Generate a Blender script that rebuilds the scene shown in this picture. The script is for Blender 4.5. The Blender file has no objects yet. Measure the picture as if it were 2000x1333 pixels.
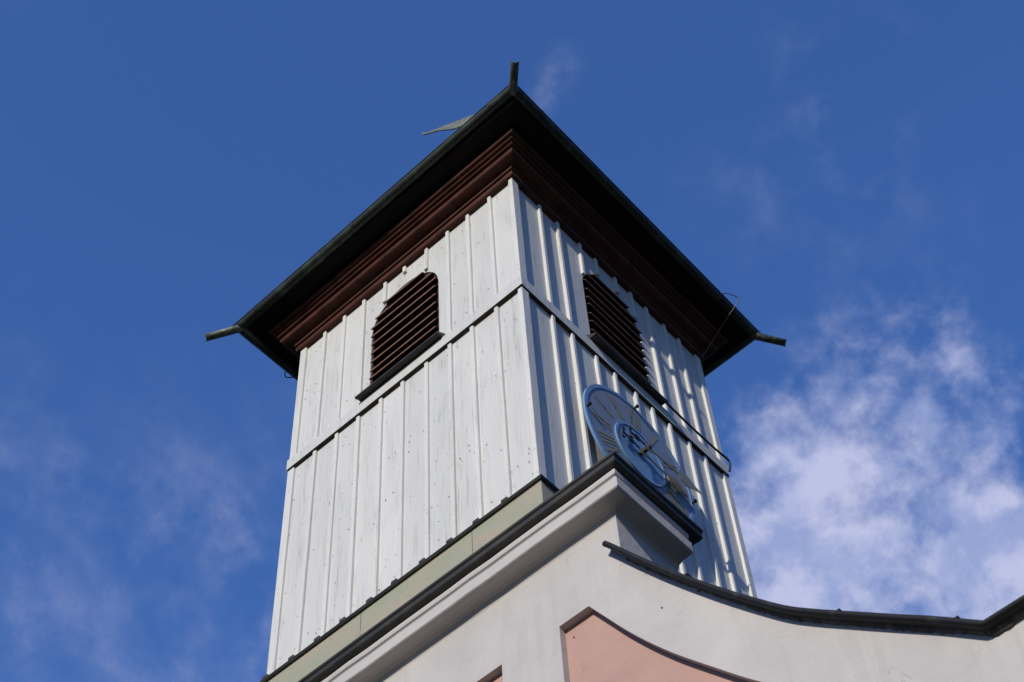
import bpy, bmesh, math, random
from mathutils import Vector, Matrix
from mathutils.geometry import tessellate_polygon
random.seed(7)
S = bpy.context.scene
COL = S.collection
G = 16.5                       # height of the belt board's lower edge above the ground

# ------------------------------------------------------------------ camera
cam = bpy.data.cameras.new('camera'); co = bpy.data.objects.new('camera', cam); COL.objects.link(co)
cam.sensor_width = 36; cam.lens = 3377.7/2000*36; cam.clip_start = .1; cam.clip_end = 3000
az, pit, rol = -0.6688, 0.9889, -0.0794
f = Vector((math.sin(az)*math.cos(pit), math.cos(az)*math.cos(pit), math.sin(pit)))
r = Vector((math.cos(az), -math.sin(az), 0)); u = r.cross(f)
r2 = r*math.cos(rol)+u*math.sin(rol); u2 = -r*math.sin(rol)+u*math.cos(rol)
CLOUD = .9
M = Matrix((r2, u2, -f)).transposed().to_4x4(); M.translation = (5.5677, -7.2745, G-14.9228)
co.matrix_world = M
cam.dof.use_dof = True; cam.dof.focus_distance = 18.5; cam.dof.aperture_fstop = 5.0
S.camera = co
# ------------------------------------------------------------------ sun, sky, exposure
SD = Vector((1.0, -4.5, 2.05)).normalized()
sun = bpy.data.lights.new('sun', 'SUN'); so = bpy.data.objects.new('sun', sun); COL.objects.link(so)
sun.energy = 3.45; sun.angle = math.radians(.5); sun.color = (1, .93, .80)
so.rotation_euler = SD.to_track_quat('Z', 'Y').to_euler()
S.view_settings.view_transform = 'Standard'; S.view_settings.look = 'None'
S.view_settings.exposure = 0; S.view_settings.gamma = 1
w = bpy.data.worlds.new('World'); S.world = w; w.use_nodes = True
N = w.node_tree.nodes; L = w.node_tree.links; N.clear()
def wn(t, **k):
    n = N.new(t)
    for a, b in k.items(): setattr(n, a, b)
    return n
def wmath(op, a, b=None, c=None):
    n = wn('ShaderNodeMath', operation=op)
    for i, v in enumerate((a, b, c)):
        if v is None: continue
        if hasattr(v, 'links'): L.new(v, n.inputs[i])
        else: n.inputs[i].default_value = v
    return n.outputs[0]
sky = wn('ShaderNodeTexSky', sky_type='NISHITA', sun_disc=False)
sky.sun_elevation = math.asin(SD.z); sky.sun_rotation = math.atan2(SD.x, SD.y)
sky.air_density = 1.0; sky.dust_density = .25; sky.ozone_density = 2.6
hs = wn('ShaderNodeHueSaturation'); hs.inputs['Saturation'].default_value = 1.0; hs.inputs['Value'].default_value = 1.0
tint = wn('ShaderNodeMix', data_type='RGBA', blend_type='MULTIPLY'); tint.inputs['Factor'].default_value = 1
L.new(sky.outputs[0], tint.inputs['A'])
tc = wn('ShaderNodeTexCoord'); sep = wn('ShaderNodeSeparateXYZ'); L.new(tc.outputs['Generated'], sep.inputs[0])
hz = wn('ShaderNodeMapRange', interpolation_type='SMOOTHSTEP'); L.new(sep.outputs['Z'], hz.inputs['Value'])
hz.inputs['From Min'].default_value = .05; hz.inputs['From Max'].default_value = .62
tm = wn('ShaderNodeMix', data_type='RGBA'); L.new(hz.outputs[0], tm.inputs['Factor'])
tm.inputs['A'].default_value = (.15, .20, .27, 1); tm.inputs['B'].default_value = (.82, 1.24, 2.02, 1)
L.new(tm.outputs['Result'], tint.inputs['B'])
L.new(tint.outputs['Result'], hs.inputs['Color'])
def wnoise(scale, det, rough=.6, dist=0., sc=(1, 1, 1), loc=(0, 0, 0), rot=(0, 0, 0)):
    m = wn('ShaderNodeMapping'); m.inputs['Scale'].default_value = sc; m.inputs['Location'].default_value = loc; m.inputs['Rotation'].default_value = rot
    L.new(tc.outputs['Generated'], m.inputs['Vector'])
    n = wn('ShaderNodeTexNoise'); n.inputs['Scale'].default_value = scale; n.inputs['Detail'].default_value = det
    n.inputs['Roughness'].default_value = rough; n.inputs['Distortion'].default_value = dist
    L.new(m.outputs[0], n.inputs['Vector']); return n.outputs['Fac']
def ramp(x, a, b, lo=0., hi=1.):
    n = wn('ShaderNodeMapRange', interpolation_type='SMOOTHSTEP')
    L.new(x, n.inputs['Value']); n.inputs['From Min'].default_value = a; n.inputs['From Max'].default_value = b
    n.inputs['To Min'].default_value = lo; n.inputs['To Max'].default_value = hi; return n.outputs[0]
def blob(d, r0, r1):          # 1 within r0 of direction d, fading to 0 at r1
    v = wn('ShaderNodeVectorMath', operation='DISTANCE'); L.new(tc.outputs['Generated'], v.inputs[0])
    v.inputs[1].default_value = Vector(d).normalized(); return ramp(v.outputs['Value'], r0, r1, 1, 0)
med = wnoise(13, 9, .58, .0, loc=(3.1, .4, 1.7))
fine = wnoise(38, 7, .58, .0, sc=(1, 1, 1), loc=(1, 5, 2))
low = wnoise(5, 4, .5, 0, loc=(2, 0, 4))
cell = wmath('ADD', wmath('MULTIPLY', med, .60), wmath('MULTIPLY', fine, .40))
cov = wmath('MAXIMUM', blob((-.245, .630, .738), .045, .145), wmath('MAXIMUM', wmath('MULTIPLY', blob((-.19, .60, .775), .02, .13), .45), blob((-.205, .69, .69), .03, .13)))                # where the big bank thickens
right = ramp(wmath('ADD', cell, wmath('MULTIPLY', cov, .28)), .555, .86)
right = wmath('MULTIPLY', right, ramp(cov, .02, .45))
streak = wnoise(7, 7, .62, .35, sc=(2.2, 1, .8), loc=(0, 2.2, 0), rot=(0, .5, .3))
veil = wmath('MULTIPLY', blob((-.54, .42, .715), .02, .20), ramp(wmath('ADD', wmath('MULTIPLY', streak, .6), wmath('MULTIPLY', cell, .4)), .40, .68))
veil = wmath('MULTIPLY', veil, .38)
wisp = wmath('MULTIPLY', wmath('MAXIMUM', blob((-.221, .349, .911), .001, .016), wmath('MAXIMUM', blob((-.232, .352, .907), .002, .018), blob((-.243, .355, .903), .002, .014))), ramp(wmath('ADD', wmath('MULTIPLY', fine, .5), wmath('MULTIPLY', streak, .5)), .42, .60))
wisp = wmath('MULTIPLY', wisp, .16)
thin = wmath('MULTIPLY', wmath('MULTIPLY', ramp(low, .45, .68), ramp(cell, .46, .66)), .13)
dens = wmath('MINIMUM', wmath('ADD', wmath('ADD', right, veil), wmath('ADD', wisp, thin)), CLOUD)
mx = wn('ShaderNodeMix', data_type='RGBA')
L.new(dens, mx.inputs['Factor']); L.new(hs.outputs[0], mx.inputs['A']); cl = wn('ShaderNodeMix', data_type='RGBA'); cl.inputs['A'].default_value = (3.3, 4.0, 6.8, 1); cl.inputs['B'].default_value = (5.6, 5.9, 8.2, 1)
L.new(ramp(wnoise(24, 6, .6, .2, loc=(4, 4, 1)), .38, .62), cl.inputs['Factor']); L.new(cl.outputs['Result'], mx.inputs['B'])
bg = wn('ShaderNodeBackground'); bg.inputs['Strength'].default_value = .1
L.new(mx.outputs['Result'], bg.inputs['Color'])
wo = wn('ShaderNodeOutputWorld'); L.new(bg.outputs[0], wo.inputs[0])

# ------------------------------------------------------------------ materials
class Mat:
    def __init__(s, name, rough=.6, metallic=0., spec=.4):
        s.m = bpy.data.materials.new(name); s.m.use_nodes = True
        s.n = s.m.node_tree.nodes; s.l = s.m.node_tree.links
        s.b = s.n['Principled BSDF']; s.b.inputs['Roughness'].default_value = rough
        s.b.inputs['Metallic'].default_value = metallic; s.b.inputs['Specular IOR Level'].default_value = spec
        g = s.n.new('ShaderNodeNewGeometry'); s.pos = g.outputs['Position']
    def noise(s, scale, det=5, rough=.55, sc=(1, 1, 1), dist=0., out='Fac'):
        mp = s.n.new('ShaderNodeMapping'); mp.inputs['Scale'].default_value = sc; s.l.new(s.pos, mp.inputs[0])
        t = s.n.new('ShaderNodeTexNoise'); t.inputs['Scale'].default_value = scale; t.inputs['Detail'].default_value = det
        t.inputs['Roughness'].default_value = rough; t.inputs['Distortion'].default_value = dist
        s.l.new(mp.outputs[0], t.inputs['Vector']); return t.outputs[out]
    def rng(s, x, a, b, lo=0., hi=1.):
        t = s.n.new('ShaderNodeMapRange'); s.l.new(x, t.inputs[0])
        for k, v in zip((1, 2, 3, 4), (a, b, lo, hi)): t.inputs[k].default_value = v
        return t.outputs[0]
    def math(s, op, a, b):
        t = s.n.new('ShaderNodeMath'); t.operation = op
        for i, v in enumerate((a, b)):
            if hasattr(v, 'links'): s.l.new(v, t.inputs[i])
            else: t.inputs[i].default_value = v
        return t.outputs[0]
    def mix(s, fac, a, b, mode='MIX'):
        t = s.n.new('ShaderNodeMix'); t.data_type = 'RGBA'; t.blend_type = mode
        for k, v in (('Factor', fac), ('A', a), ('B', b)):
            if hasattr(v, 'links'): s.l.new(v, t.inputs[k])
            else: t.inputs[k].default_value = v if k == 'Factor' else (*v, 1)
        return t.outputs['Result']
    def attr(s, name):
        t = s.n.new('ShaderNodeAttribute'); t.attribute_name = name; return t.outputs['Fac']
    def col(s, c):
        if hasattr(c, 'links'): s.l.new(c, s.b.inputs['Base Color'])
        else: s.b.inputs['Base Color'].default_value = (*c, 1)
        return s
    def bump(s, h, strength=.3, dist=.01):
        t = s.n.new('ShaderNodeBump'); t.inputs['Strength'].default_value = strength; t.inputs['Distance'].default_value = dist
        s.l.new(h, t.inputs['Height']); s.l.new(t.outputs[0], s.b.inputs['Normal']); return s

def wood_mat(name, a, b, c):
    m = Mat(name, .55, spec=.3)
    gr = m.noise(1, 6, .65, sc=(55, 55, 1.9), dist=.5)          # fine grain along the boards
    ring = m.noise(1, 3, .5, sc=(13, 13, .8), dist=1.6)
    big = m.noise(1, 5, .6, sc=(2.6, 2.6, .7))
    tone = m.attr('tone')
    c1 = m.mix(m.rng(tone, 0, 1, 0, .55), a, b)
    c2 = m.mix(m.rng(big, .44, .66, 0, .55), c1, b)
    worn = m.math('MULTIPLY', m.rng(gr, .50, .68), m.rng(ring, .42, .66))
    worn = m.math('MULTIPLY', worn, m.rng(big, .36, .60, .3, 1.))
    c3 = m.mix(worn, c2, c)
    sp = m.noise(26, 2, .5, sc=(1, 1, .55))
    c4 = m.mix(m.rng(sp, .745, .79, 0, .7), c3, (.13, .12, .11))
    dr = m.math('MULTIPLY', m.rng(m.noise(1, 5, .6, sc=(16, 16, .55)), .56, .72), m.rng(m.noise(1, 4, .6, sc=(3, 3, 1.4)), .48, .62))
    c4 = m.mix(m.math('MULTIPLY', dr, .55), c4, (.30, .27, .22))
    m.col(c4)
    h = m.math('ADD', gr, m.math('MULTIPLY', ring, .8)); m.bump(h, .5, .005)
    return m.m
M_WOOD = wood_mat('white_painted_wood', (.645, .645, .62), (.53, .53, .515), (.27, .27, .262))
M_BATT = wood_mat('white_painted_batten', (.70, .69, .655), (.60, .595, .565), (.33, .33, .32))
def simple(name, a, b, scale=3, lo=.4, hi=.65, rough=.55, metallic=0., bs=.15, bd=.003, sc=(1, 1, 1), spec=.4):
    m = Mat(name, rough, metallic, spec); n = m.noise(scale, 6, .6, sc=sc)
    m.col(m.mix(m.rng(n, lo, hi), a, b)); m.bump(m.noise(scale*9, 4, .6, sc=sc), bs, bd); return m.m
M_BROWN = simple('red_brown_wood_stain', (.098, .033, .020), (.05, .018, .011), 5, sc=(1, 1, 1), rough=.6, spec=.2)
M_SLAT = simple('shaded_louvre_brown', (.075, .032, .020), (.045, .020, .013), 6, rough=.6, spec=.2)  # body brown darkened to stand in for the shade between slats
M_COPPER = simple('weathered_copper', (.030, .036, .027), (.085, .115, .088), 3.5, .5, .74, rough=.45, metallic=.25)
M_VERD = simple('verdigris_copper', (.15, .175, .145), (.07, .08, .065), 16, .4, .62, rough=.6)
M_DARK = simple('dark_sheet_metal', (.030, .029, .027), (.052, .049, .044), 4, rough=.5, metallic=.1)
M_COPING = simple('coping_sheet_metal', (.013, .013, .014), (.045, .062, .055), 5, .57, .78, rough=.6, spec=.25)
M_BLACK = simple('black_iron', (.012, .012, .013), (.03, .025, .022), 8, rough=.5)
M_EDGE = simple('sunlit_slat_edge', (.27, .125, .07), (.17, .075, .045), 9, rough=.6)  # brighter brown that paints sunlight onto the slats' front edges
M_BARE = simple('bare_brown_timber', (.05, .032, .02), (.03, .02, .014), 9, rough=.8)
M_INSIDE = simple('interior_shade_black', (.010, .008, .007), (.016, .012, .010), 3, rough=.9)  # near black, paints the shade inside the belfry
M_ROOF = simple('roof_sheet', (.03, .035, .03), (.06, .08, .065), 3, rough=.5)
M_WIRE = simple('galvanised_wire', (.16, .15, .14), (.09, .08, .075), 9, rough=.5, metallic=.5)
M_NAIL = Mat('rusty_nail_head', .7).col((.055, .04, .034)).m
m = Mat('pale_green_flashing', .5, spec=.35)
n1 = m.noise(1.0, 3, .5, sc=(1.3, 1.3, 4)); n2 = m.noise(30, 4)
m.col(m.mix(m.rng(n2, .45, .7, 0, .25), m.mix(m.rng(n1, .38, .62), (.335, .345, .245), (.395, .345, .255)), (.25, .25, .19)))
m.bump(m.noise(6, 3), .12, .006); M_GREEN = m.m
def plaster(name, a, b, c):
    m = Mat(name, .85, spec=.15)
    big = m.noise(.9, 5, .55); mid = m.noise(5, 6, .6, sc=(1, 1, .45)); st = m.noise(1, 5, .6, sc=(5, 5, .8))
    k = m.mix(m.rng(big, .36, .64), a, b)
    k = m.mix(m.math('MULTIPLY', m.rng(st, .5, .74, 0, .32), m.rng(mid, .4, .6)), k, c)
    ck = m.noise(1, 3, .5, sc=(.9, .9, .9), dist=2.2); cr = m.math('MULTIPLY', m.rng(m.math('ABSOLUTE', m.math('SUBTRACT', ck, .5), 0), .0, .0022, 1, 0), m.rng(m.noise(1.7, 2), .52, .60))
    k = m.mix(m.math('MULTIPLY', cr, .45), k, tuple(q*.45 for q in c))
    rs = m.math('MULTIPLY', m.rng(m.noise(1, 5, .65, sc=(9, 9, .35)), .53, .70), m.rng(m.noise(1.1, 3), .42, .62))
    k = m.mix(m.math('MULTIPLY', rs, .28), k, (.33, .30, .26))
    m.col(k)
    hi = m.math('ADD', m.math('MULTIPLY', m.noise(70, 4, .6), .25), m.math('ADD', m.noise(2.2, 3), m.math('MULTIPLY', m.noise(14, 4), .35)))
    m.bump(hi, .55, .016); return m.m
M_PLASTER = plaster('white_lime_plaster', (.545, .515, .495), (.455, .43, .42), (.34, .32, .315))
M_PINK = plaster('pink_lime_plaster', (.51, .325, .27), (.44, .275, .24), (.40, .26, .23))
M_DIAL = simple('grey_blue_dial_paint', (.185, .225, .30), (.22, .255, .32), 5, rough=.42, bs=.03)
M_BLUE = simple('sky_blue_paint', (.14, .27, .47), (.18, .31, .50), 9, rough=.4, bs=.05)
M_GOLD = Mat('gilded_metal', .35, .6).col((.40, .31, .17)).m
M_DULLGOLD = simple('faded_gold_paint', (.30, .27, .13), (.24, .225, .13), 20, rough=.5)
M_GRASS = simple('ground_paving', (.032, .034, .026), (.055, .052, .042), 2, rough=.9)

# ------------------------------------------------------------------ mesh helpers (z is measured from the belt board; G lifts it)
class MB:
    def __init__(s): s.v = []; s.f = []; s.mi = []; s.tone = []; s.smooth = []; s.t = 0.5
    def face(s, pts, mi=0, smooth=False):
        i = len(s.v); s.v += [tuple(p) for p in pts]; s.f.append(list(range(i, i+len(pts)))); s.mi.append(mi); s.tone.append(s.t); s.smooth.append(smooth)
    def faces(s, vs, fs, mi=0, smooth=False):
        i = len(s.v); s.v += [tuple(p) for p in vs]
        for q in fs: s.f.append([a+i for a in q]); s.mi.append(mi); s.tone.append(s.t); s.smooth.append(smooth)
    def box(s, x0, x1, y0, y1, z0, z1, mi=0):
        vs = [(x, y, z) for x in (x0, x1) for y in (y0, y1) for z in (z0, z1)]
        s.faces(vs, [(0, 1, 3, 2), (4, 6, 7, 5), (0, 4, 5, 1), (2, 3, 7, 6), (0, 2, 6, 4), (1, 5, 7, 3)], mi)
    def prism(s, poly, fn, d0, d1, mi=0):
        """poly of (a, z); fn(a, d, z) -> point; extruded from d0 to d1"""
        n = len(poly); A = [fn(a, d0, z) for a, z in poly]; B = [fn(a, d1, z) for a, z in poly]
        s.faces(A+B, [list(range(n)), list(range(2*n-1, n-1, -1))]+[(i, (i+1) % n, (i+1) % n+n, i+n) for i in range(n)], mi)
    def tube(s, pts, rad, seg=10, mi=0, caps=True, rads=None):
        pts = [Vector(p) for p in pts]; rings = []; up = None
        for i, p in enumerate(pts):
            t = (pts[min(i+1, len(pts)-1)]-pts[max(i-1, 0)]).normalized()
            if up is None: up = t.orthogonal().normalized()
            up = (up-t*up.dot(t)).normalized(); sd = t.cross(up); R = rads[i] if rads else rad
            rings.append([p+(up*math.cos(k*2*math.pi/seg)+sd*math.sin(k*2*math.pi/seg))*R for k in range(seg)])
        vs = [q for g in rings for q in g]
        fs = [(i*seg+k, i*seg+(k+1) % seg, (i+1)*seg+(k+1) % seg, (i+1)*seg+k) for i in range(len(pts)-1) for k in range(seg)]
        s.faces(vs, fs, mi, True)
        if caps: s.face(rings[0][::-1], mi); s.face(rings[-1], mi)
    def sweep(s, path, prof, closed=False, mi=0, cap=True, smooth=False, sign=1):
        """path: (x, y) corners; prof: (offset, z); mitred, offset to the left of the walking direction times sign"""
        P = [Vector(p) for p in path]; n = len(P); rings = []
        def nrm(a, b): d = (b-a).normalized(); return Vector((-d.y, d.x))*sign
        for i, p in enumerate(P):
            if closed: n0 = nrm(P[i-1], p); n1 = nrm(p, P[(i+1) % n])
            else: n0 = nrm(P[max(i-1, 0)], P[max(i, 1)]) if i else nrm(P[0], P[1]); n1 = nrm(p, P[i+1]) if i < n-1 else n0
            mt = (n0+n1); mt = mt/(mt.dot(n0)) if mt.length > 1e-6 else n0
            rings.append([(p.x+mt.x*o, p.y+mt.y*o, z) for o, z in prof])
        k = len(prof); vs = [q for g in rings for q in g]; m_ = n if closed else n-1
        fs = [(i*k+j, i*k+(j+1) % k, ((i+1) % n)*k+(j+1) % k, ((i+1) % n)*k+j) for i in range(m_) for j in range(k)]
        s.faces(vs, fs, mi, smooth)
        if cap and not closed: s.face(rings[0], mi); s.face(rings[-1][::-1], mi)
    def build(s, name, mats, parent=None, bevel=0, seg=1, merge=False):
        me = bpy.data.meshes.new(name); off = Vector(parent['_w']) if parent is not None and '_w' in parent else Vector((0, 0, 0))
        me.from_pydata([(Vector(p)+Vector((0, 0, G))-off) for p in s.v], [], s.f)
        if not isinstance(mats, (list, tuple)): mats = [mats]
        for m_ in mats: me.materials.append(m_)
        me.polygons.foreach_set('material_index', s.mi); me.polygons.foreach_set('use_smooth', s.smooth)
        at = me.attributes.new('tone', 'FLOAT', 'FACE'); at.data.foreach_set('value', s.tone)
        bm = bmesh.new(); bm.from_mesh(me)
        if merge: bmesh.ops.remove_doubles(bm, verts=bm.verts, dist=1e-5)
        bmesh.ops.recalc_face_normals(bm, faces=bm.faces); bm.to_mesh(me); bm.free()
        o = bpy.data.objects.new(name, me); COL.objects.link(o)
        if parent is not None: o.parent = parent; o['_w'] = tuple(off)
        if bevel:
            b = o.modifiers.new('bevel', 'BEVEL'); b.width = bevel; b.segments = seg; b.limit_method = 'ANGLE'; b.angle_limit = math.radians(40)
        return o
def tag(o, label, cat, group=None):
    o['label'] = label; o['category'] = cat
    if group: o['group'] = group
    return o
def thing(name, label, cat, loc, group=None):
    o = bpy.data.objects.new(name, None); COL.objects.link(o); o.location = loc; o['_w'] = tuple(loc); o.empty_display_size = .3
    return tag(o, label, cat, group)
# fn for the two visible tower faces: a runs along the face away from the near corner, d goes outward
WT = 3.40                                    # tower width
FL = lambda a, d, z: (-a, -d, z)             # left (front) face
FR = lambda a, d, z: (d, a, z)               # right face
def bx(mb, fn, a0, a1, d0, d1, z0, z1, mi=0, jit=0):
    vs = [fn(a, d, z) for a in (a0, a1) for d in (d0, d1) for z in (z0, z1)]
    mb.faces(vs, [(0, 1, 3, 2), (4, 6, 7, 5), (0, 4, 5, 1), (2, 3, 7, 6), (0, 2, 6, 4), (1, 5, 7, 3)], mi)

# ------------------------------------------------------------------ ground
g = MB(); g.face([(-600, -600, -G), (600, -600, -G), (600, 600, -G), (-600, 600, -G)])
go = g.build('ground', M_GRASS); go['kind'] = 'structure'

# ================================================================== TOWER
T = thing('bell_tower', 'white boarded square bell tower with dark eaves rising behind the plastered gable', 'bell tower', (-WT/2, WT/2, G-4.3))
ZT, ZB = 2.34, -3.24
# board joints (right base edge of each batten measured from the near corner)
JL = [.339, .674, .990, 1.321, 1.664, 1.975, 2.314, 2.640, 2.975]
JR = [.468, .776, 1.156, 1.445, 1.793, 2.075, 2.365, 2.689, 2.978]
WIN = {'L': (1.69, .52, .30, 1.45), 'R': (1.67, .512, .30, 1.47)}       # centre, half width, sill, spring
def arch(w_, a):
    c, h, s0, sp = w_
    if abs(a-c) >= h: return None
    return sp+math.sqrt(max(0, h*h-(a-c)**2))*1.04
def board(mb, fn, a0, a1, win, full=True):
    """one vertical board between a0 and a1, cut round the arched opening"""
    mb.t = random.random()
    cuts = [a0, a1]
    if win:
        for e in (win[0]-win[1], win[0]+win[1]):
            if a0 < e < a1: cuts.append(e)
    cuts.sort(); dz = random.uniform(-.005, .005)
    for b0, b1 in zip(cuts[:-1], cuts[1:]):
        mid = (b0+b1)/2
        if win and abs(mid-win[0]) < win[1]:
            mb.prism([(b0, .172), (b1, .172), (b1, win[2]), (b0, win[2])], fn, -.085, -.034+dz)
            n = 8; low = [(b0+(b1-b0)*i/n) for i in range(n+1)]
            poly = [(a, (arch(win, min(max(a, win[0]-win[1]+1e-4), win[0]+win[1]-1e-4)) or win[3])) for a in low]
            for (p, q) in zip(poly[:-1], poly[1:]):
                mb.prism([p, q, (q[0], ZT), (p[0], ZT)], fn, -.085, -.034+dz)
        else:
            mb.prism([(b0, .172), (b1, .172), (b1, ZT), (b0, ZT)], fn, -.085, -.034+dz)
    mb.t = random.random()
    mb.prism([(a0, ZB), (a1, ZB), (a1, .168), (a0, .168)], fn, -.085, -.034+dz)
def nail_speck(mb, fn, a, d, z, rr):
    n = 6; mb.face([fn(a+rr*math.cos(k*math.pi/3), d, z+rr*math.sin(k*math.pi/3)) for k in range(n)], 1)
for side, fn, J, win in (('L', FL, JL, WIN['L']), ('R', FR, JR, WIN['R'])):
    mb = MB(); edges = [.03]+[j+.024 for j in J]+[WT-.03]
    for a0, a1 in zip(edges[:-1], edges[1:]):
        board(mb, fn, a0+.0012, a1-.0012, win)
        # nails and knots
        for zz in [ZT-.25, .55, -.16, -1.1, -2.05, -3.0]+[random.uniform(-3.1, 2.2) for _ in range(9)]:
            for k in (.25, .75):
                if random.random() < .62:
                    a = a0+(a1-a0)*k+random.uniform(-.05, .05); z = zz+random.uniform(-.05, .05)
                    if 0 < z < .2: continue
                    if win and abs(a-win[0]) < win[1]+.02 and win[2]-.05 < z < (arch(win, a) or win[3])+.05: continue
                    nail_speck(mb, fn, a, -.0275, z, random.uniform(.0045, .0085))
    bd = mb.build('boarding', [M_WOOD, M_NAIL], T)
    # battens, one object each
    def batten(a0, a1, z0, z1):
        b = MB(); b.t = random.random(); jj = random.uniform(-.003, .003)
        a0 += jj; a1 += jj; c = .007
        poly = [(a0, -.042), (a0, -c), (a0+c, 0), (a1-c, 0), (a1, -c), (a1, -.042)]
        A = [fn(a, d, z0) for a, d in poly]; sk = random.uniform(-.007, .007)
        B = [fn(a+sk, d, z1) for a, d in poly]; n = 6
        b.faces(A+B, [list(range(n)), list(range(2*n-1, n-1, -1))]+[(i, (i+1) % n, (i+1) % n+n, i+n) for i in range(n)])
        for _ in range(int((z1-z0)*3)):
            nail_speck(b, fn, (a0+a1)/2+random.uniform(-.012, .012), .0008, random.uniform(z0+.05, z1-.05), .0045)
        b.build('batten', [M_BATT, M_NAIL], bd)
    for j in J:
        a0, a1 = j, j+.049
        lo = .195
        if win and abs((a0+a1)/2-win[0]) < win[1]+.01:
            lo = (arch(win, min(max((a0+a1)/2, win[0]-win[1]+.02), win[0]+win[1]-.02)) or win[3])+.035
            if side == 'L' and abs(a0-1.664) < .01: lo = 2.22
        if ZT-lo > .05: batten(a0, a1, lo, ZT)
        batten(a0, a1, ZB, -.010)
    far = WT-.10
    for z0, z1 in ((.195, ZT), (ZB, -.010)):
        batten(far, WT-.001, z0, z1)
# near corner posts: one L-shaped corner board on each storey, and posts on the hidden corners
for z0, z1 in ((.195, ZT), (ZB, -.010)):
    b = MB(); b.t = .3
    poly = [(0, 0), (0, .106), (-.043, .106), (-.043, .043), (-.057, .043), (-.057, 0)]
    A = [(x, y, z0) for x, y in poly]; B = [(x, y, z1) for x, y in poly]; n = 6
    b.faces(A+B, [list(range(n)), list(range(2*n-1, n-1, -1))]+[(i, (i+1) % n, (i+1) % n+n, i+n) for i in range(n)])
    for _ in range(12):
        z = random.uniform(z0+.05, z1-.05); nail_speck(b, FL, random.uniform(.01, .045), .0008, z, .0045)
        z = random.uniform(z0+.05, z1-.05); nail_speck(b, FR, random.uniform(.02, .09), .0008, z, .0045)
    b.build('corner_board', [M_BATT, M_NAIL], T, .003)
# belt boards
for fn, nm in ((FL, 0), (FR, 1)):
    b = MB(); b.t = .6
    if nm == 0: bx(b, fn, -.012, WT+.012, -.038, .012, .020, .192); bx(b, fn, .0, WT, -.044, .010, .0165, .0198, 2)
    else: bx(b, fn, -.0105, WT+.012, -.038, .0105, .0200, .1920); bx(b, fn, .0, WT, -.044, .009, .0165, .0198, 2)
    for k in range(26):
        nail_speck(b, fn, random.uniform(.03, WT-.03), .0130 if nm == 0 else .0115, random.choice((.05, .16))+random.uniform(-.01, .01), .0045)
    b.build('belt_board', [M_WOOD, M_NAIL, M_BARE], T, .003)
# dark gap behind belt board, the hidden back faces and an added core that blocks light inside
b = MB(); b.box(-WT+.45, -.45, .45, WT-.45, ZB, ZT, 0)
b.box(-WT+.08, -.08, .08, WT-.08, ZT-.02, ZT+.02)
b.build('light_block_core', M_INSIDE, T)
b = MB()
for (x0, x1, y0, y1) in ((-WT+.03, -.05, WT-.07, WT-.03), (-WT+.03, -WT+.07, .03, WT-.03)):
    b.box(x0, x1, y0, y1, ZB, ZT)
for k in range(11):
    a = .05+k*.33
    b.box(-a-.024, -a+.024, WT-.031, WT-.001, ZB, ZT); b.box(-WT+.001, -WT+.031, a-.024, a+.024, ZB, ZT)
b.build('rear_boarding', M_BATT, T)

# louvred windows
for side, fn, win in (('L', FL, WIN['L']), ('R', FR, WIN['R'])):
    c, h, s0, sp = win
    wn_ = MB()
    # frame: arched ring sitting in the opening
    seg = 18
    def outline(hh, grow=0.):
        return [(c-hh, s0)]+[(c-hh*math.cos(math.pi*i/seg), sp+hh*1.04*math.sin(math.pi*i/seg)) for i in range(seg+1)]+[(c+hh, s0)]
    O = outline(h+.004); I = outline(h-.042)
    for i in range(len(O)-1):
        wn_.prism([O[i], O[i+1], I[i+1], I[i]], fn, -.17, -.052)
    wn_.prism([(c-h+.042, s0), (c+h-.042, s0), (c+h-.042, s0+.045), (c-h+.042, s0+.045)], fn, -.17, -.05)
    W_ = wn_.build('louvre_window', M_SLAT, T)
    # reveal and backing painted near black to stand in for interior shade
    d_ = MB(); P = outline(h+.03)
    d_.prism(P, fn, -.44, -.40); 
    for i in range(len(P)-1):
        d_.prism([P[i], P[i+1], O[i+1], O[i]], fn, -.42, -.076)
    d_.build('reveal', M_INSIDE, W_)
    z = s0+.045; k = 0
    while z < sp+h*1.04-.03:
        zz = z+.03; hw = h-.026
        if zz > sp: hw = math.sqrt(max(.0, h*h-((zz-sp)/1.04)**2))-.010
        if hw > .10:
            s_ = MB(); t_ = .016; tl = random.uniform(-.008, .008); sk = random.uniform(-.006, .006)
            di, do = -.15, .000+random.uniform(-.006, .004); zi, zo = z+.155, z-.005+tl
            vs = []
            for a, q in ((c-hw, sk), (c+hw, -sk)):
                vs += [fn(a, di, zi+q), fn(a, do, zo+q), fn(a, do+.006, zo+t_+q), fn(a, di, zi+t_+.004+q)]
            s_.faces(vs, [(0, 1, 2, 3), (7, 6, 5, 4), (0, 4, 5, 1), (1, 5, 6, 2), (2, 6, 7, 3), (3, 7, 4, 0)])
            s_.mi[3] = 1; s_.build('slat', [M_SLAT, M_EDGE], W_, .0015)  # front face gets the painted sunlit brown, the rest the shaded one
        z += .168
    # sloping dark metal sill with a rolled front edge
    s_ = MB(); a0, a1 = c-.60, c+.605
    vs = [fn(a, d, z) for a in (a0, a1) for d, z in ((-.04, .318), (.070, .232), (.070, .205), (-.03, .21))]
    s_.faces(vs, [(0, 1, 2, 3), (7, 6, 5, 4), (0, 4, 5, 1), (1, 5, 6, 2), (2, 6, 7, 3), (3, 7, 4, 0)])
    s_.tube([fn(a0-.004, .072, .212), fn((a0+a1)/2, .072, .209), fn(a1+.004, .072, .212)], .020, 10)
    s_.build('sill', M_DARK, W_)

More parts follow.
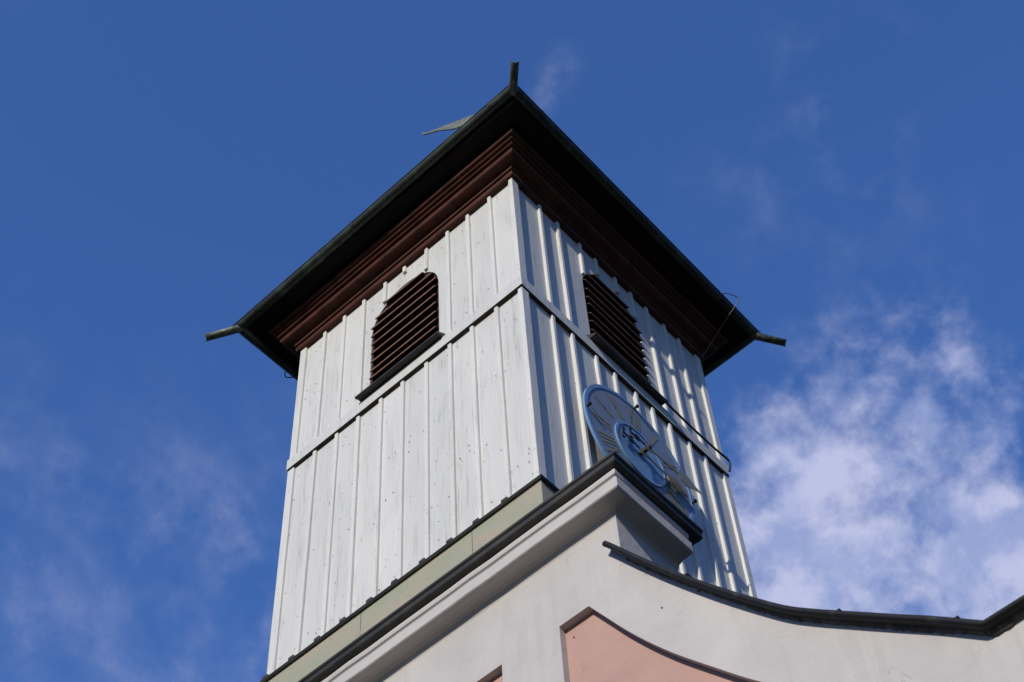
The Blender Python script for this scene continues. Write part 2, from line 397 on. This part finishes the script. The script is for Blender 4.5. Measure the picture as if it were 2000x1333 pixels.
# timber cornice: swept profile round all four sides
path = [(0, 0), (-WT, 0), (-WT, WT), (0, WT)]       # walking so that outside is on the right -> sign
sg = -1
def ring_sweep(mb, prof, **k): mb.sweep([(0, 0), (0, WT), (-WT, WT), (-WT, 0)], prof, closed=True, sign=-1, **k)
def circ(cx, cz, rr, a0, a1, n=8): return [(cx+rr*math.cos(math.radians(a0+(a1-a0)*i/n)), cz+rr*math.sin(math.radians(a0+(a1-a0)*i/n))) for i in range(n+1)]
cn = MB()
ring_sweep(cn, [(-.06, 2.345), (.030, 2.345), (.040, 2.36), (.040, 2.405), (.020, 2.420), (.020, 2.440), (.050, 2.450), (.058, 2.475), (-.06, 2.475)])
ring_sweep(cn, [(-.06, 2.475), (.035, 2.475), (.060, 2.505), (.145, 2.512)]+[(p[0], p[1]) for p in circ(.138, 2.560, .046, -80, 75, 8)]+[(.12, 2.615), (-.06, 2.615)])
ring_sweep(cn, [(-.06, 2.615), (.16, 2.616), (.206, 2.622), (.210, 2.626), (.210, 2.642), (.206, 2.646), (.10, 2.650), (.10, 2.668), (.242, 2.670), (.246, 2.674), (.246, 2.690), (.242, 2.694), (.13, 2.698), (.13, 2.715), (.276, 2.718), (.285, 2.728), (.285, 2.765), (.275, 2.80), (-.06, 2.80)])
cno = cn.build('cornice', M_BROWN, T)
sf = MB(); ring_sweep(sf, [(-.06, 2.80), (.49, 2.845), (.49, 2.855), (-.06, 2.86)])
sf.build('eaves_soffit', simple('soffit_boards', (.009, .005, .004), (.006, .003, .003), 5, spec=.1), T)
# roof: low skirt kicked out over the gutter, then a steeper pyramid
rf = MB(); e = .60; cx, cy = -WT/2, WT/2
def sq(hh, z): return [(cx+hh, cy-hh, z), (cx+hh, cy+hh, z), (cx-hh, cy+hh, z), (cx-hh, cy-hh, z)]
R0 = [(.575, -.575, 2.992), (.552, WT+.552, 2.922), (-WT-.55, WT+.55, 2.89), (-WT-.558, -.558, 2.872)]; R0b = [(a, b_, c_+.02) for a, b_, c_ in R0]; R1 = sq(WT/2+.1, 3.12); R2 = sq(WT/2*.72, 4.1); R3 = sq(.03, 6.4); RI = sq(WT/2+.2, 2.9)
rf.faces(R0+R0b, [(i, (i+1) % 4, (i+1) % 4+4, i+4) for i in range(4)])
for A, B in ((R0b, R1), (R1, R2), (R2, R3), (RI, R0)): rf.faces(A+B, [(i, (i+1) % 4, (i+1) % 4+4, i+4) for i in range(4)])
rf.face(R3); rf.face(RI)
rf.build('roof', M_ROOF, T)
# half-round gutters, one per side, with brackets; corner spouts
gw = .53
def gutter(p0, p1, out):
    p0 = Vector(p0); p1 = Vector(p1); o = Vector(out); up = Vector((0, 0, 1)); mb = MB(); n = 10; R = .064
    rings = []
    along = (p1-p0).normalized()
    for p, mit in ((p0, 1), (p1, -1)):
        for rr in (R, R-.006):
            rings.append([p+o*(rr*math.cos(math.pi+math.pi*k/n))*(1)+up*(rr*math.sin(math.pi+math.pi*k/n))-along*mit*(rr*math.cos(math.pi+math.pi*k/n)) for k in range(n+1)])
    a, ai, b, bi = rings
    vs = a+b+ai+bi; m_ = n+1
    fs = [(k, k+1, m_+k+1, m_+k) for k in range(n)]+[(2*m_+k, 3*m_+k, 3*m_+k+1, 2*m_+k+1) for k in range(n)]
    mb.faces(vs, fs, 0, True)
    mb.face([a[0], b[0], bi[0], ai[0]]); mb.face([a[n], ai[n], bi[n], b[n]])
    mb.tube([p0+o*R*1.0+up*.004-along*R, p1+o*R+up*.004+along*R], .010, 8)
    return mb
cs = {'n': (.556, -.556, 2.972), 'r': (.533, WT+.533, 2.902), 'b': (-WT-.53, WT+.53, 2.87), 'l': (-WT-.54, -.54, 2.852)}
zg = 2.935
def brk(g_, p, o):         # joint sleeve round the gutter
    p = Vector(p); o = Vector(o); up = Vector((0, 0, 1)); al = o.cross(up); b = MB(); n = 10; R = .070
    A = [p+al*.02+o*R*math.cos(math.pi+math.pi*k/n)+up*R*math.sin(math.pi+math.pi*k/n) for k in range(n+1)]
    B = [q-al*.04 for q in A]; m_ = n+1
    b.faces(A+B, [(k, k+1, m_+k+1, m_+k) for k in range(n)], 0, True)
    b.faces([p+al*.02+o*R, p-al*.02+o*R, p-al*.02+o*R*1.05+up*.02, p+al*.02+o*R*1.05+up*.02], [(0, 1, 2, 3)])
    b.build('gutter_clip', M_COPPER, g_)
for a, b_, o, fr in (('l', 'n', (0, -1, 0), (.075, .44, .93)), ('n', 'r', (1, 0, 0), (.10, .52, .9)), ('r', 'b', (0, 1, 0), (.3, .7)), ('b', 'l', (-1, 0, 0), (.25, .72))):
    A = Vector(cs[a]); B = Vector(cs[b_])
    g_ = gutter(A, B, o).build('gutter', M_COPPER, T)
    for t in fr: brk(g_, A.lerp(B, t), o)
def spout(c_, dx, dy, drop, ln):
    d = Vector((dx, dy, -drop)).normalized(); s0_ = Vector(c_)-Vector((0, 0, .028))-d*.03+Vector((dx, dy, 0))*.0
    side = Vector((-dy, dx, 0)).normalized(); upv = side.cross(d).normalized()
    if upv.z < 0: upv = -upv
    mb = MB(); n = 12; R = .046
    def ring(p, rr, k0=0): return [p+side*rr*math.cos(math.radians(-30+k*(-120)/n*1.0-0))*0+side*rr*math.cos(math.radians(160+220*k/n))+upv*rr*math.sin(math.radians(160+220*k/n)) for k in range(n+1)]
    p1 = s0_+d*(ln+.09)
    a, b = ring(s0_, R*1.12), ring(p1, R); ai, bi = ring(s0_, R*1.12-.006), ring(p1, R-.006); m_ = n+1
    mb.faces(a+b+ai+bi, [(k, k+1, m_+k+1, m_+k) for k in range(n)]+[(2*m_+k, 3*m_+k, 3*m_+k+1, 2*m_+k+1) for k in range(n)]+[(m_+k, m_+k+1, 3*m_+k+1, 3*m_+k) for k in range(n)], 0, True)
    mb.face([a[0], b[0], bi[0], ai[0]]); mb.face([a[n], ai[n], bi[n], b[n]])
    mb.build('gutter_spout', M_VERD if False else M_SPOUT, T)
M_SPOUT = simple('spout_copper', (.05, .065, .05), (.15, .17, .14), 16, .42, .66, rough=.5, metallic=.2)
q = .7071
spout(cs['n'], q, -q, .22, .36); spout(cs['r'], q, q, .42, .34); spout(cs['l'], -q, -q, .58, .39); spout(cs['b'], -q, q, .4, .34)

# green sheet plinth with dark top flange and clips under each batten
pl = MB(); pl.box(-WT-.05, .05, -.05, WT+.05, -4.6, -3.275)
plo = pl.build('base_flashing', M_GREEN, T, .004)
fl = MB()
fl.sweep([(0, 0), (0, WT), (-WT, WT), (-WT, 0)], [(-.04, -3.275), (.072, -3.285), (.085, -3.262), (.06, -3.235), (.035, -3.225), (-.04, -3.22)], closed=True, sign=-1)
fl.build('flashing_edge', M_DARK, plo)
for fn, J in ((FL, JL), (FR, JR)):
    for j in [.0]*0+list(J)+[WT-.08]:
        c_ = MB(); bx(c_, fn, j-.014, j+.056, .002, .066, -3.245, -3.190); c_.build('flashing_clip', M_DARK, plo, .006, 2)
# vertical seams of the plinth
for x in (-.75, -2.1):
    s_ = MB(); s_.box(x-.0015, x+.0015, -.053, -.049, -4.3, -3.28); s_.build('seam', M_COPPER, plo)
# masonry tower shaft below
b = MB(); b.box(-WT+.02, -.02, .46, WT-.02, -G, -4.6); b.build('shaft', M_PLASTER, T)

# ================================================================== clock
CX, CY, CZ, CR = .085, 1.535, -1.445, .835
K = thing('tower_clock', 'round grey and sky blue clock with faded gold numerals and gilded hands on the tower', 'clock', (CX, CY, G+CZ))
def P(rad, hr, x): a = hr*math.pi/6; return (x, CY+rad*math.sin(a), CZ+rad*math.cos(a))
def disc(mb, r0, r1, x0, x1, n=72, mi=0):
    for i in range(n):
        a, b_ = i*12/n, (i+1)*12/n
        if r0 > 0:
            mb.faces([P(r0, a, x1), P(r1, a, x1), P(r1, b_, x1), P(r0, b_, x1)], [(0, 1, 2, 3)], mi)
            mb.faces([P(r0, a, x0), P(r1, a, x0), P(r1, b_, x0), P(r0, b_, x0)], [(3, 2, 1, 0)], mi)
            mb.faces([P(r0, a, x0), P(r0, b_, x0), P(r0, b_, x1), P(r0, a, x1)], [(0, 1, 2, 3)], mi)
        mb.faces([P(r1, a, x0), P(r1, b_, x0), P(r1, b_, x1), P(r1, a, x1)], [(3, 2, 1, 0)], mi)
    if r0 == 0:
        mb.face([P(r1, i*12/n, x1) for i in range(n)], mi); mb.face([P(r1, i*12/n, x0) for i in range(n)][::-1], mi)
d_ = MB(); disc(d_, 0, CR-.04, CX-.018, CX); D = d_.build('dial', M_DIAL, K)
d_ = MB(); disc(d_, CR-.045, CR, CX-.022, CX+.007)
for k in range(60):
    p = P(CR-.022, k/5, CX+.0078); d_.face([(p[0], p[1]+.006*math.cos(t*math.pi/3), p[2]+.006*math.sin(t*math.pi/3)) for t in range(6)], 1)
d_.build('rim', [M_BLUE, simple('dark_blue_paint', (.03, .07, .16), (.04, .08, .18))], K)
d_ = MB(); disc(d_, 0, .385, CX+.001, CX+.010)
d_.build('centre_disc', M_BLUE, K)
d_ = MB(); disc(d_, .355, .385, CX+.010, CX+.018); d_.build('centre_ring', M_BLUE, K)
# Roman numerals painted radially
def stroke(mb, hr, off0, off1, r0, r1, w0):
    """radial bar at hour hr, sideways offset off0 at the inner end, off1 at the outer end"""
    a = hr*math.pi/6; rd = Vector((0, math.sin(a), math.cos(a))); tn = Vector((0, math.cos(a), -math.sin(a))); c_ = Vector((CX+.0035, CY, CZ))
    p, q_ = c_+rd*r0+tn*off0, c_+rd*r1+tn*off1
    wv = tn*w0/2; up = Vector((.002, 0, 0))
    mb.faces([p-wv, p+wv, q_+wv, q_-wv], [(0, 1, 2, 3)])
NUM = ['XII', 'I', 'II', 'III', 'IIII', 'V', 'VI', 'VII', 'VIII', 'IX', 'X', 'XI']
for hr, s_ in enumerate(NUM):
    mb = MB(); wd = {'I': .055, 'V': .11, 'X': .115}; tot = sum(wd[c_] for c_ in s_); x = -tot/2; r0, r1 = .44, .735
    for c_ in s_:
        m_ = x+wd[c_]/2; g_ = .040
        if c_ == 'I': stroke(mb, hr, m_*.75, m_, r0, r1, .024 if len(s_) > 1 else .042)
        elif c_ == 'V': stroke(mb, hr, m_*.75, m_-g_, r0, r1, .024); stroke(mb, hr, m_*.75, m_+g_, r0, r1, .013)
        else: stroke(mb, hr, m_*.75+g_*.8, m_-g_, r0, r1, .024); stroke(mb, hr, m_*.75-g_*.8, m_+g_, r0, r1, .013)
        x += wd[c_]
    mb.build('numeral', M_DULLGOLD, D)
# hands
def hand(name, hr, x, L_, tail, sc, sw):
    a = hr*math.pi/6; rd = Vector((0, math.sin(a), math.cos(a))); tn = Vector((0, math.cos(a), -math.sin(a))); c_ = Vector((x, CY, CZ))
    def prof(pts, th=.006, mi=0):
        mb = MB(); up = [c_+rd*p+tn*w_ for p, w_ in pts]; dn = [c_+rd*p-tn*w_ for p, w_ in reversed(pts)]
        lp = up+dn; n = len(lp); mb.faces([q_+Vector((th, 0, 0)) for q_ in lp]+[q_-Vector((th, 0, 0)) for q_ in lp], [list(range(n)), list(range(2*n-1, n-1, -1))]+[(i, i+n, (i+1) % n+n, (i+1) % n) for i in range(n)], mi)
        return mb
    s0_ = L_-.37*sc
    pts = [(-.075, .006), (-.05, .022), (-.02, .046), (.0, .052), (.03, .044), (.065, .022), (.10, .012), (s0_-.01, .011),
           (s0_+.0, .03), (s0_+.02, .068*sw), (s0_+.045, .088*sw), (s0_+.068, .078*sw), (s0_+.078, .06*sw), (s0_+.092, .088*sw), (s0_+.12, .105*sw), (s0_+.15, .100*sw), (s0_+.19, .078*sw),
           (s0_+.23, .052*sw), (s0_+.27, .030*sw), (s0_+.31, .015), (L_, .002)]
    H = prof(pts).build(name, M_GOLD, K)
    t_ = prof([(-tail, .006), (-tail+.02, .012), (-.10, .010), (-.07, .012)])
    for sd in (1, -1):      # scrolled counterweight
        sp_ = []
        for i in range(22):
            th = i/21*4.6; rr = .052*(1-i/30)
            sp_.append(c_+rd*(-tail+.02-.02*i/21-rr*math.sin(th)*.9)+tn*sd*(.055-rr*math.cos(th)+.0))
        t_.tube(sp_, .009, 6)
        t_.tube([c_+rd*(-.13)+tn*sd*.01, c_+rd*(-.17)+tn*sd*.035, c_+rd*(-.21)+tn*sd*.03, c_+rd*(-.235)+tn*sd*.008], .007, 6)
    t_.build('counterweight', M_BLACK, H)
hand('hour_hand', 3.24, CX+.045, .66, .30, .80, .95)
hand('minute_hand', 2.92, CX+.115, .83, .28, 1., .95)
mb = MB(); mb.tube([(CX-.02, CY, CZ), (CX+.14, CY, CZ)], .022, 12); mb.build('arbor', M_BLACK, K)
for hr in (0.08, 3.1, 6, 9):
    mb = MB(); p = P(CR-.03, hr, 0)
    mb.tube([(CX-.04, p[1], p[2]), (CX+.035, p[1], p[2])], .013, 8); mb.tube([(CX+.035, p[1], p[2]), (CX+.058, p[1], p[2])], .02, 8)
    mb.build('bolt', M_BLACK, K)

# ================================================================== lightning conductor / wires
def wire(name, label, pts, rad, mat, cat='cable'):
    mb = MB(); V = [Vector(p) for p in pts]; out = []
    for i in range(len(V)-1):
        p0, p1, p2, p3 = V[max(i-1, 0)], V[i], V[i+1], V[min(i+2, len(V)-1)]
        for k in range(6):
            t = k/6; out.append(.5*((2*p1)+(p2-p0)*t+(2*p0-5*p1+4*p2-p3)*t*t+(3*p1-p0-3*p2+p3)*t**3))
    out.append(V[-1]); mb.tube(out, rad, 8)
    o = mb.build(name, mat); c_ = sum((Vector(p) for p in pts), Vector())/len(pts)+Vector((0, 0, G))
    for v in o.data.vertices: v.co -= c_
    o.location = c_
    return tag(o, label, cat)
wire('conductor_cable', 'black cable running from the shaded louvre sill along the belt board to the corner',
     [(.07, 2.15, .18), (.08, 2.26, .165), (.08, 2.669, .123+.02), (.08, 3.124, .154), (.085, 3.31, .165), (.08, 3.345, .10), (.06, 3.34, -.0)], .0135, M_BLACK)
wire('gutter_wire', 'thin grey wire looping out from the right gutter and down to the wall corner',
     [(.60, 3.17, 2.90), (.66, 3.26, 2.93), (.71, 3.38, 2.93), (.69, 3.40, 2.88), (.50, 3.40, 2.73), (.25, 3.40, 2.52), (.03, 3.395, 2.33)], .0055, M_WIRE)
wire('wire_bracket', 'small bent wire bracket under the far left eaves',
     [(-4.02, .30, 2.87), (-4.02, .30, 2.80), (-4.01, .33, 2.76), (-3.9, .44, 2.78), (-3.6, .70, 2.80), (-3.42, .85, 2.8)], .008, M_WIRE, 'bracket')

# ================================================================== weather vane
V_ = thing('weather_vane', 'green weathered copper pennant vane poking out beyond the left eaves', 'weather vane', (cx, cy, G+6.38))
mb = MB(); mb.tube([(cx, cy, 6.38), (cx, cy, 9.12)], .025, 10)
for zz, rr in ((6.9, .16),):
    pts = [(cx, cy, zz+rr*math.sin(math.radians(t))) for t in range(-90, 91, 15)]
    mb.tube(pts, 0, 14, rads=[max(.003, rr*math.cos(math.radians(t))) for t in range(-90, 91, 15)])
mb.build('pole', M_VERD, V_)
dirv = Vector((-2.62-cx, 1.33-cy, 0)); LV = dirv.length+.02; dirv.normalize(); nv = Vector((-dirv.y, dirv.x, 0))
top = [(0, 9.05), (.25, 9.05), (.5, 9.035), (.75, 9.02), (.95, 9.01), (1.0, 9.025), (1.01, 9.055)]
bot = [(a, 9.0+(z-9.0)*.97) for a, z in [(1.03, 9.045), (1.02, 8.985), (.97, 8.96), (.88, 8.965), (.80, 8.945), (.70, 8.90), (.6, 8.84), (.48, 8.80), (.35, 8.80), (.2, 8.74), (0, 8.70)]]
mb = MB(); lp = [Vector((cx, cy, 0))+dirv*a*LV/1.02+Vector((0, 0, z)) for a, z in top+bot]; n = len(lp)
mb.faces([p+nv*.008 for p in lp]+[p-nv*.008 for p in lp], [list(range(n)), list(range(2*n-1, n-1, -1))]+[(i, (i+1) % n, (i+1) % n+n, i+n) for i in range(n)])
mb.build('pennant', M_VERD, V_)
mb = MB()
mb.tube([Vector((cx, cy, 0))+dirv*a*LV/1.02+Vector((0, 0, z-.028))-nv*0 for a, z in top[:-2]], .012, 6)
for k in range(3):
    c0 = .86-.16*k; mb.tube([Vector((cx, cy, 0))+dirv*(c0+.04*math.cos(t))*LV/1.02+Vector((0, 0, 8.975-.03*k+.028*math.sin(t))) for t in [j*.7 for j in range(9)]], .010, 6)
mb.build('relief', simple('vane_brown', (.16, .13, .115), (.10, .12, .10), 12), V_)

# ================================================================== FACADE (gable wall)
YW, YB = -.30, .45
XR = .92; XM = -WT/2; XL = 2*XM-XR
A_ = thing('church_facade', 'white plastered church gable with pink recessed panels and a sweeping curved shoulder', 'church facade', (XM, 0, 0))
mir = lambda x: 2*XM-x
curve = [(.852, -5.047), (.904, -5.119), (1.087, -5.39), (1.285, -5.675), (1.472, -5.93), (1.69, -6.215), (1.92, -6.50), (2.147, -6.765), (2.33, -6.94), (2.53, -7.115), (2.831, -7.375), (3.06, -7.57), (3.312, -7.80)]
def cat(pts, k=5):
    V = [Vector((a, b, 0)) for a, b in pts]; out = []
    for i in range(len(V)-1):
        p0, p1, p2, p3 = V[max(i-1, 0)], V[i], V[i+1], V[min(i+2, len(V)-1)]
        for j in range(k):
            t = j/k; q_ = .5*((2*p1)+(p2-p0)*t+(2*p0-5*p1+4*p2-p3)*t*t+(3*p1-p0-3*p2+p3)*t**3); out.append((q_.x, q_.y))
    out.append(pts[-1]); return out
cv = cat(curve)
SH = 6.2                                     # half of the shoulder runs out to here
under = [(x, z-.045) for x, z in cv if x > XR]
right_o = [(XR, -4.50), (XR, cv[0][1]-.12)]+under+[(SH, -7.845)]
outer = right_o+[(SH, -G), (mir(SH), -G)]+[(mir(x), z) for x, z in reversed(right_o)]
pc = cat([(.57, -5.478), (.674, -5.645), (.912, -6.025), (1.197, -6.42), (1.521, -6.81), (1.791, -7.12), (2.1, -7.42), (2.5, -7.76), (3.0, -8.15), (3.5, -8.5)])
panel_r = [(.285, -5.478)]+pc+[(4.6, -8.5), (4.6, -12.5), (.255, -12.5)]
panel_l = [(mir(x), z) for x, z in reversed(panel_r)]
panel_c = [(-.285, -5.455), (-.265, -12.5), (mir(-.265), -12.5), (mir(-.285), -5.455)]
wl = MB()
loops = [outer, panel_r, panel_l, panel_c]
flat = [p for lp_ in loops for p in lp_]
tris = tessellate_polygon([[Vector((x, z, 0)) for x, z in lp_] for lp_ in loops])
DEP = -.232
wl.faces([(x, YW, z) for x, z in flat], [list(t) for t in tris])
for lp_ in loops:
    n = len(lp_); back = YB if lp_ is outer else DEP
    wl.faces([(x, YW, z) for x, z in lp_]+[(x, back, z) for x, z in lp_], [(i, (i+1) % n, (i+1) % n+n, i+n) for i in range(n)])
tb = tessellate_polygon([[Vector((x, z, 0)) for x, z in outer]])
wl.faces([(x, YB, z) for x, z in outer], [list(t) for t in tb])
wo_ = wl.build('wall', M_PLASTER, A_)
for pn in (panel_r, panel_l, panel_c):
    b = MB(); ext = pn; t_ = tessellate_polygon([[Vector((x, z, 0)) for x, z in ext]])
    n = len(ext); b.faces([(x, DEP-.001, z) for x, z in ext], [list(t) for t in t_])
    b.build('recessed_panel', M_PINK, wo_)
# a few dark insect specks, added to the plaster as nail heads
for x, z in ((1.19, -5.98), (1.50, -5.96-.10), (.36, -5.60), (2.9, -8.0)):
    b = MB(); y = (YW if (x, z) != (.36, -5.60) else DEP)-.004
    b.tube([(x, y+.01, z), (x, y-.004, z)], .0065, 8); b.build('nail_speck', M_NAIL, wo_)
# cornice of the raised block
def wob(a, b, step=.22, amp=.0035):
    n = max(2, int(math.dist(a, b)/step)); t = ((b[1]-a[1])/math.dist(a, b), -(b[0]-a[0])/math.dist(a, b)); out = [a]
    for k in range(1, n): j = random.uniform(-amp, amp); out.append((a[0]+(b[0]-a[0])*k/n+t[0]*j, a[1]+(b[1]-a[1])*k/n+t[1]*j))
    return out
cpath = wob((XR, YB), (XR, YW))+wob((XR, YW), (XL, YW))+wob((XL, YW), (XL, YB))+[(XL, YB)]
cm = MB()
prof = [(-.05, -4.32), (.135, -4.32), (.135, -4.415), (.150, -4.425), (.154, -4.455), (.150, -4.482), (.132, -4.490), (.122, -4.512), (.122, -4.528), (.134, -4.540), (.165, -4.548), (.168, -4.660), (.155, -4.672)]
prof += [(.155-.115*math.sin(math.radians(t)), -4.672-.0-.02*(1-math.cos(math.radians(t)))) for t in (30, 60)]
prof += [(.022, -4.700), (.008, -4.735), (-.004, -4.76), (-.05, -4.76)]
# walking (XR,YB)->(XR,YW)->(XL,YW): outside lies on the left
cm.sweep(cpath, prof, sign=1)
cm.build('cornice', M_PLASTER, A_, .005, 2)
cap = MB()
cap.sweep([(XR, YB+.14), (XR, YW), (XL, YW), (XL, YB+.14)], [(-.3, -4.30), (.190, -4.318), (.205, -4.306), (.214, -4.315), (.210, -4.335), (.196, -4.345), (.192, -4.372), (.198, -4.392), (.185, -4.405), (.150, -4.412), (.130, -4.405), (-.3, -4.405)], sign=1)
cap.box(XL+.02, XR-.02, YW+.02, YB+.10, -4.42, -4.32)
cap.build('cornice_flashing', M_DARK, A_, .003)
# top of the block behind the flashing
# coping over the curved shoulder
def coping(pts, flip):
    mb = MB(); y0, y1 = YW-.065, YB+.06; q_ = pts; n = len(q_)
    tp = [(x, z) for x, z in q_]; nrm = []
    for i in range(n):
        a, b_ = q_[max(i-1, 0)], q_[min(i+1, n-1)]; d = Vector((b_[0]-a[0], b_[1]-a[1])).normalized(); nn = Vector((-d.y, d.x)); nn = nn if nn.y > 0 else -nn; nrm.append(nn)
    th = [.024+.016*min(1, i/n*1.5) for i in range(n)]
    vs = []
    for i, (x, z) in enumerate(q_):
        nn = nrm[i]; 
        for y, k in ((y0, 0), (y1, 0), (y1, -th[i]), (y0, -th[i])): vs.append((x+nn.x*k, y, z+nn.y*k))
    mb.faces(vs, [(4*i+a, 4*i+(a+1) % 4, 4*i+4+(a+1) % 4, 4*i+4+a) for i in range(n-1) for a in range(4)]+[(0, 1, 2, 3), (4*n-4, 4*n-3, 4*n-2, 4*n-1)])
    # rolled front edge
    mb.tube([(x-nrm[i].x*.02, y0-.008, z-nrm[i].y*.02) for i, (x, z) in enumerate(q_)], .024, 10)
    return mb
full = cv+[(3.32, -7.803), (4.0, -7.803), (5.0, -7.803), (SH+.1, -7.803)]
for fl_ in (False, True):
    pts = [(mir(x), z) for x, z in full] if fl_ else full
    o = coping(pts, fl_).build('coping', M_COPING, A_)
    # standing joints of the sheets
    for i in ([20, 44, 57] if not fl_ else []):
        x, z = pts[i]; b = MB(); b.box(x-.02, x+.02, YW-.09, YB+.05, z-.012, z+.006); b.build('sheet_joint', M_COPING, o, .004)
# rough mortar bed squeezed out beneath the sheet
mo = MB(); xs = [(x, z) for x, z in full if x > .95]; prev = None; vv = []
fine_ = []
for (x0, z0), (x1, z1) in zip(xs[:-1], xs[1:]):
    k_ = max(1, int(math.hypot(x1-x0, z1-z0)/.022))
    fine_ += [(x0+(x1-x0)*k/k_, z0+(z1-z0)*k/k_) for k in range(k_)]
for x, z in fine_:
    dr = .05+.018*random.random()+(.012 if math.sin(x*7) > .3 else 0)
    vv.append(((x, YW-.028-.012*random.random(), z-.03), (x, YW-.018, z-dr-.012), (x, YW+.02, z-dr-.015), (x, YW+.02, z-.03)))
mo.faces([p for q_ in vv for p in q_], [(4*i+a, 4*i+a+1, 4*i+5+a, 4*i+4+a) for i in range(len(vv)-1) for a in range(3)], 0, True)
mo.build('mortar_bed', simple('dark_mortar', (.06, .058, .055), (.13, .125, .12), 9, rough=.9, bs=.5, bd=.01), A_)
# nave roof and side walls behind the gable (below every line of sight over the coping)
NV = thing('church_nave', 'dark pitched nave roof and plastered side walls hidden behind the white gable', 'church', (XM, 8, 0))
b = MB(); b.box(mir(4.6), 4.6, YB+.002, 18, -G, -9.3); b.build('wall', M_PLASTER, NV)
b = MB(); y0, y1 = YB+.003, 18.3
for y in (y0, y1): b.face([(mir(4.9), y, -9.3), (XM, y, -4.7), (4.9, y, -9.3)])
b.faces([(mir(4.9), y0, -9.3), (XM, y0, -4.7), (4.9, y0, -9.3), (mir(4.9), y1, -9.3), (XM, y1, -4.7), (4.9, y1, -9.3)], [(0, 3, 4, 1), (1, 4, 5, 2), (0, 2, 5, 3)])
b.build('roof', M_ROOF, NV)

for o in S.objects:
    if '_w' in o: del o['_w']
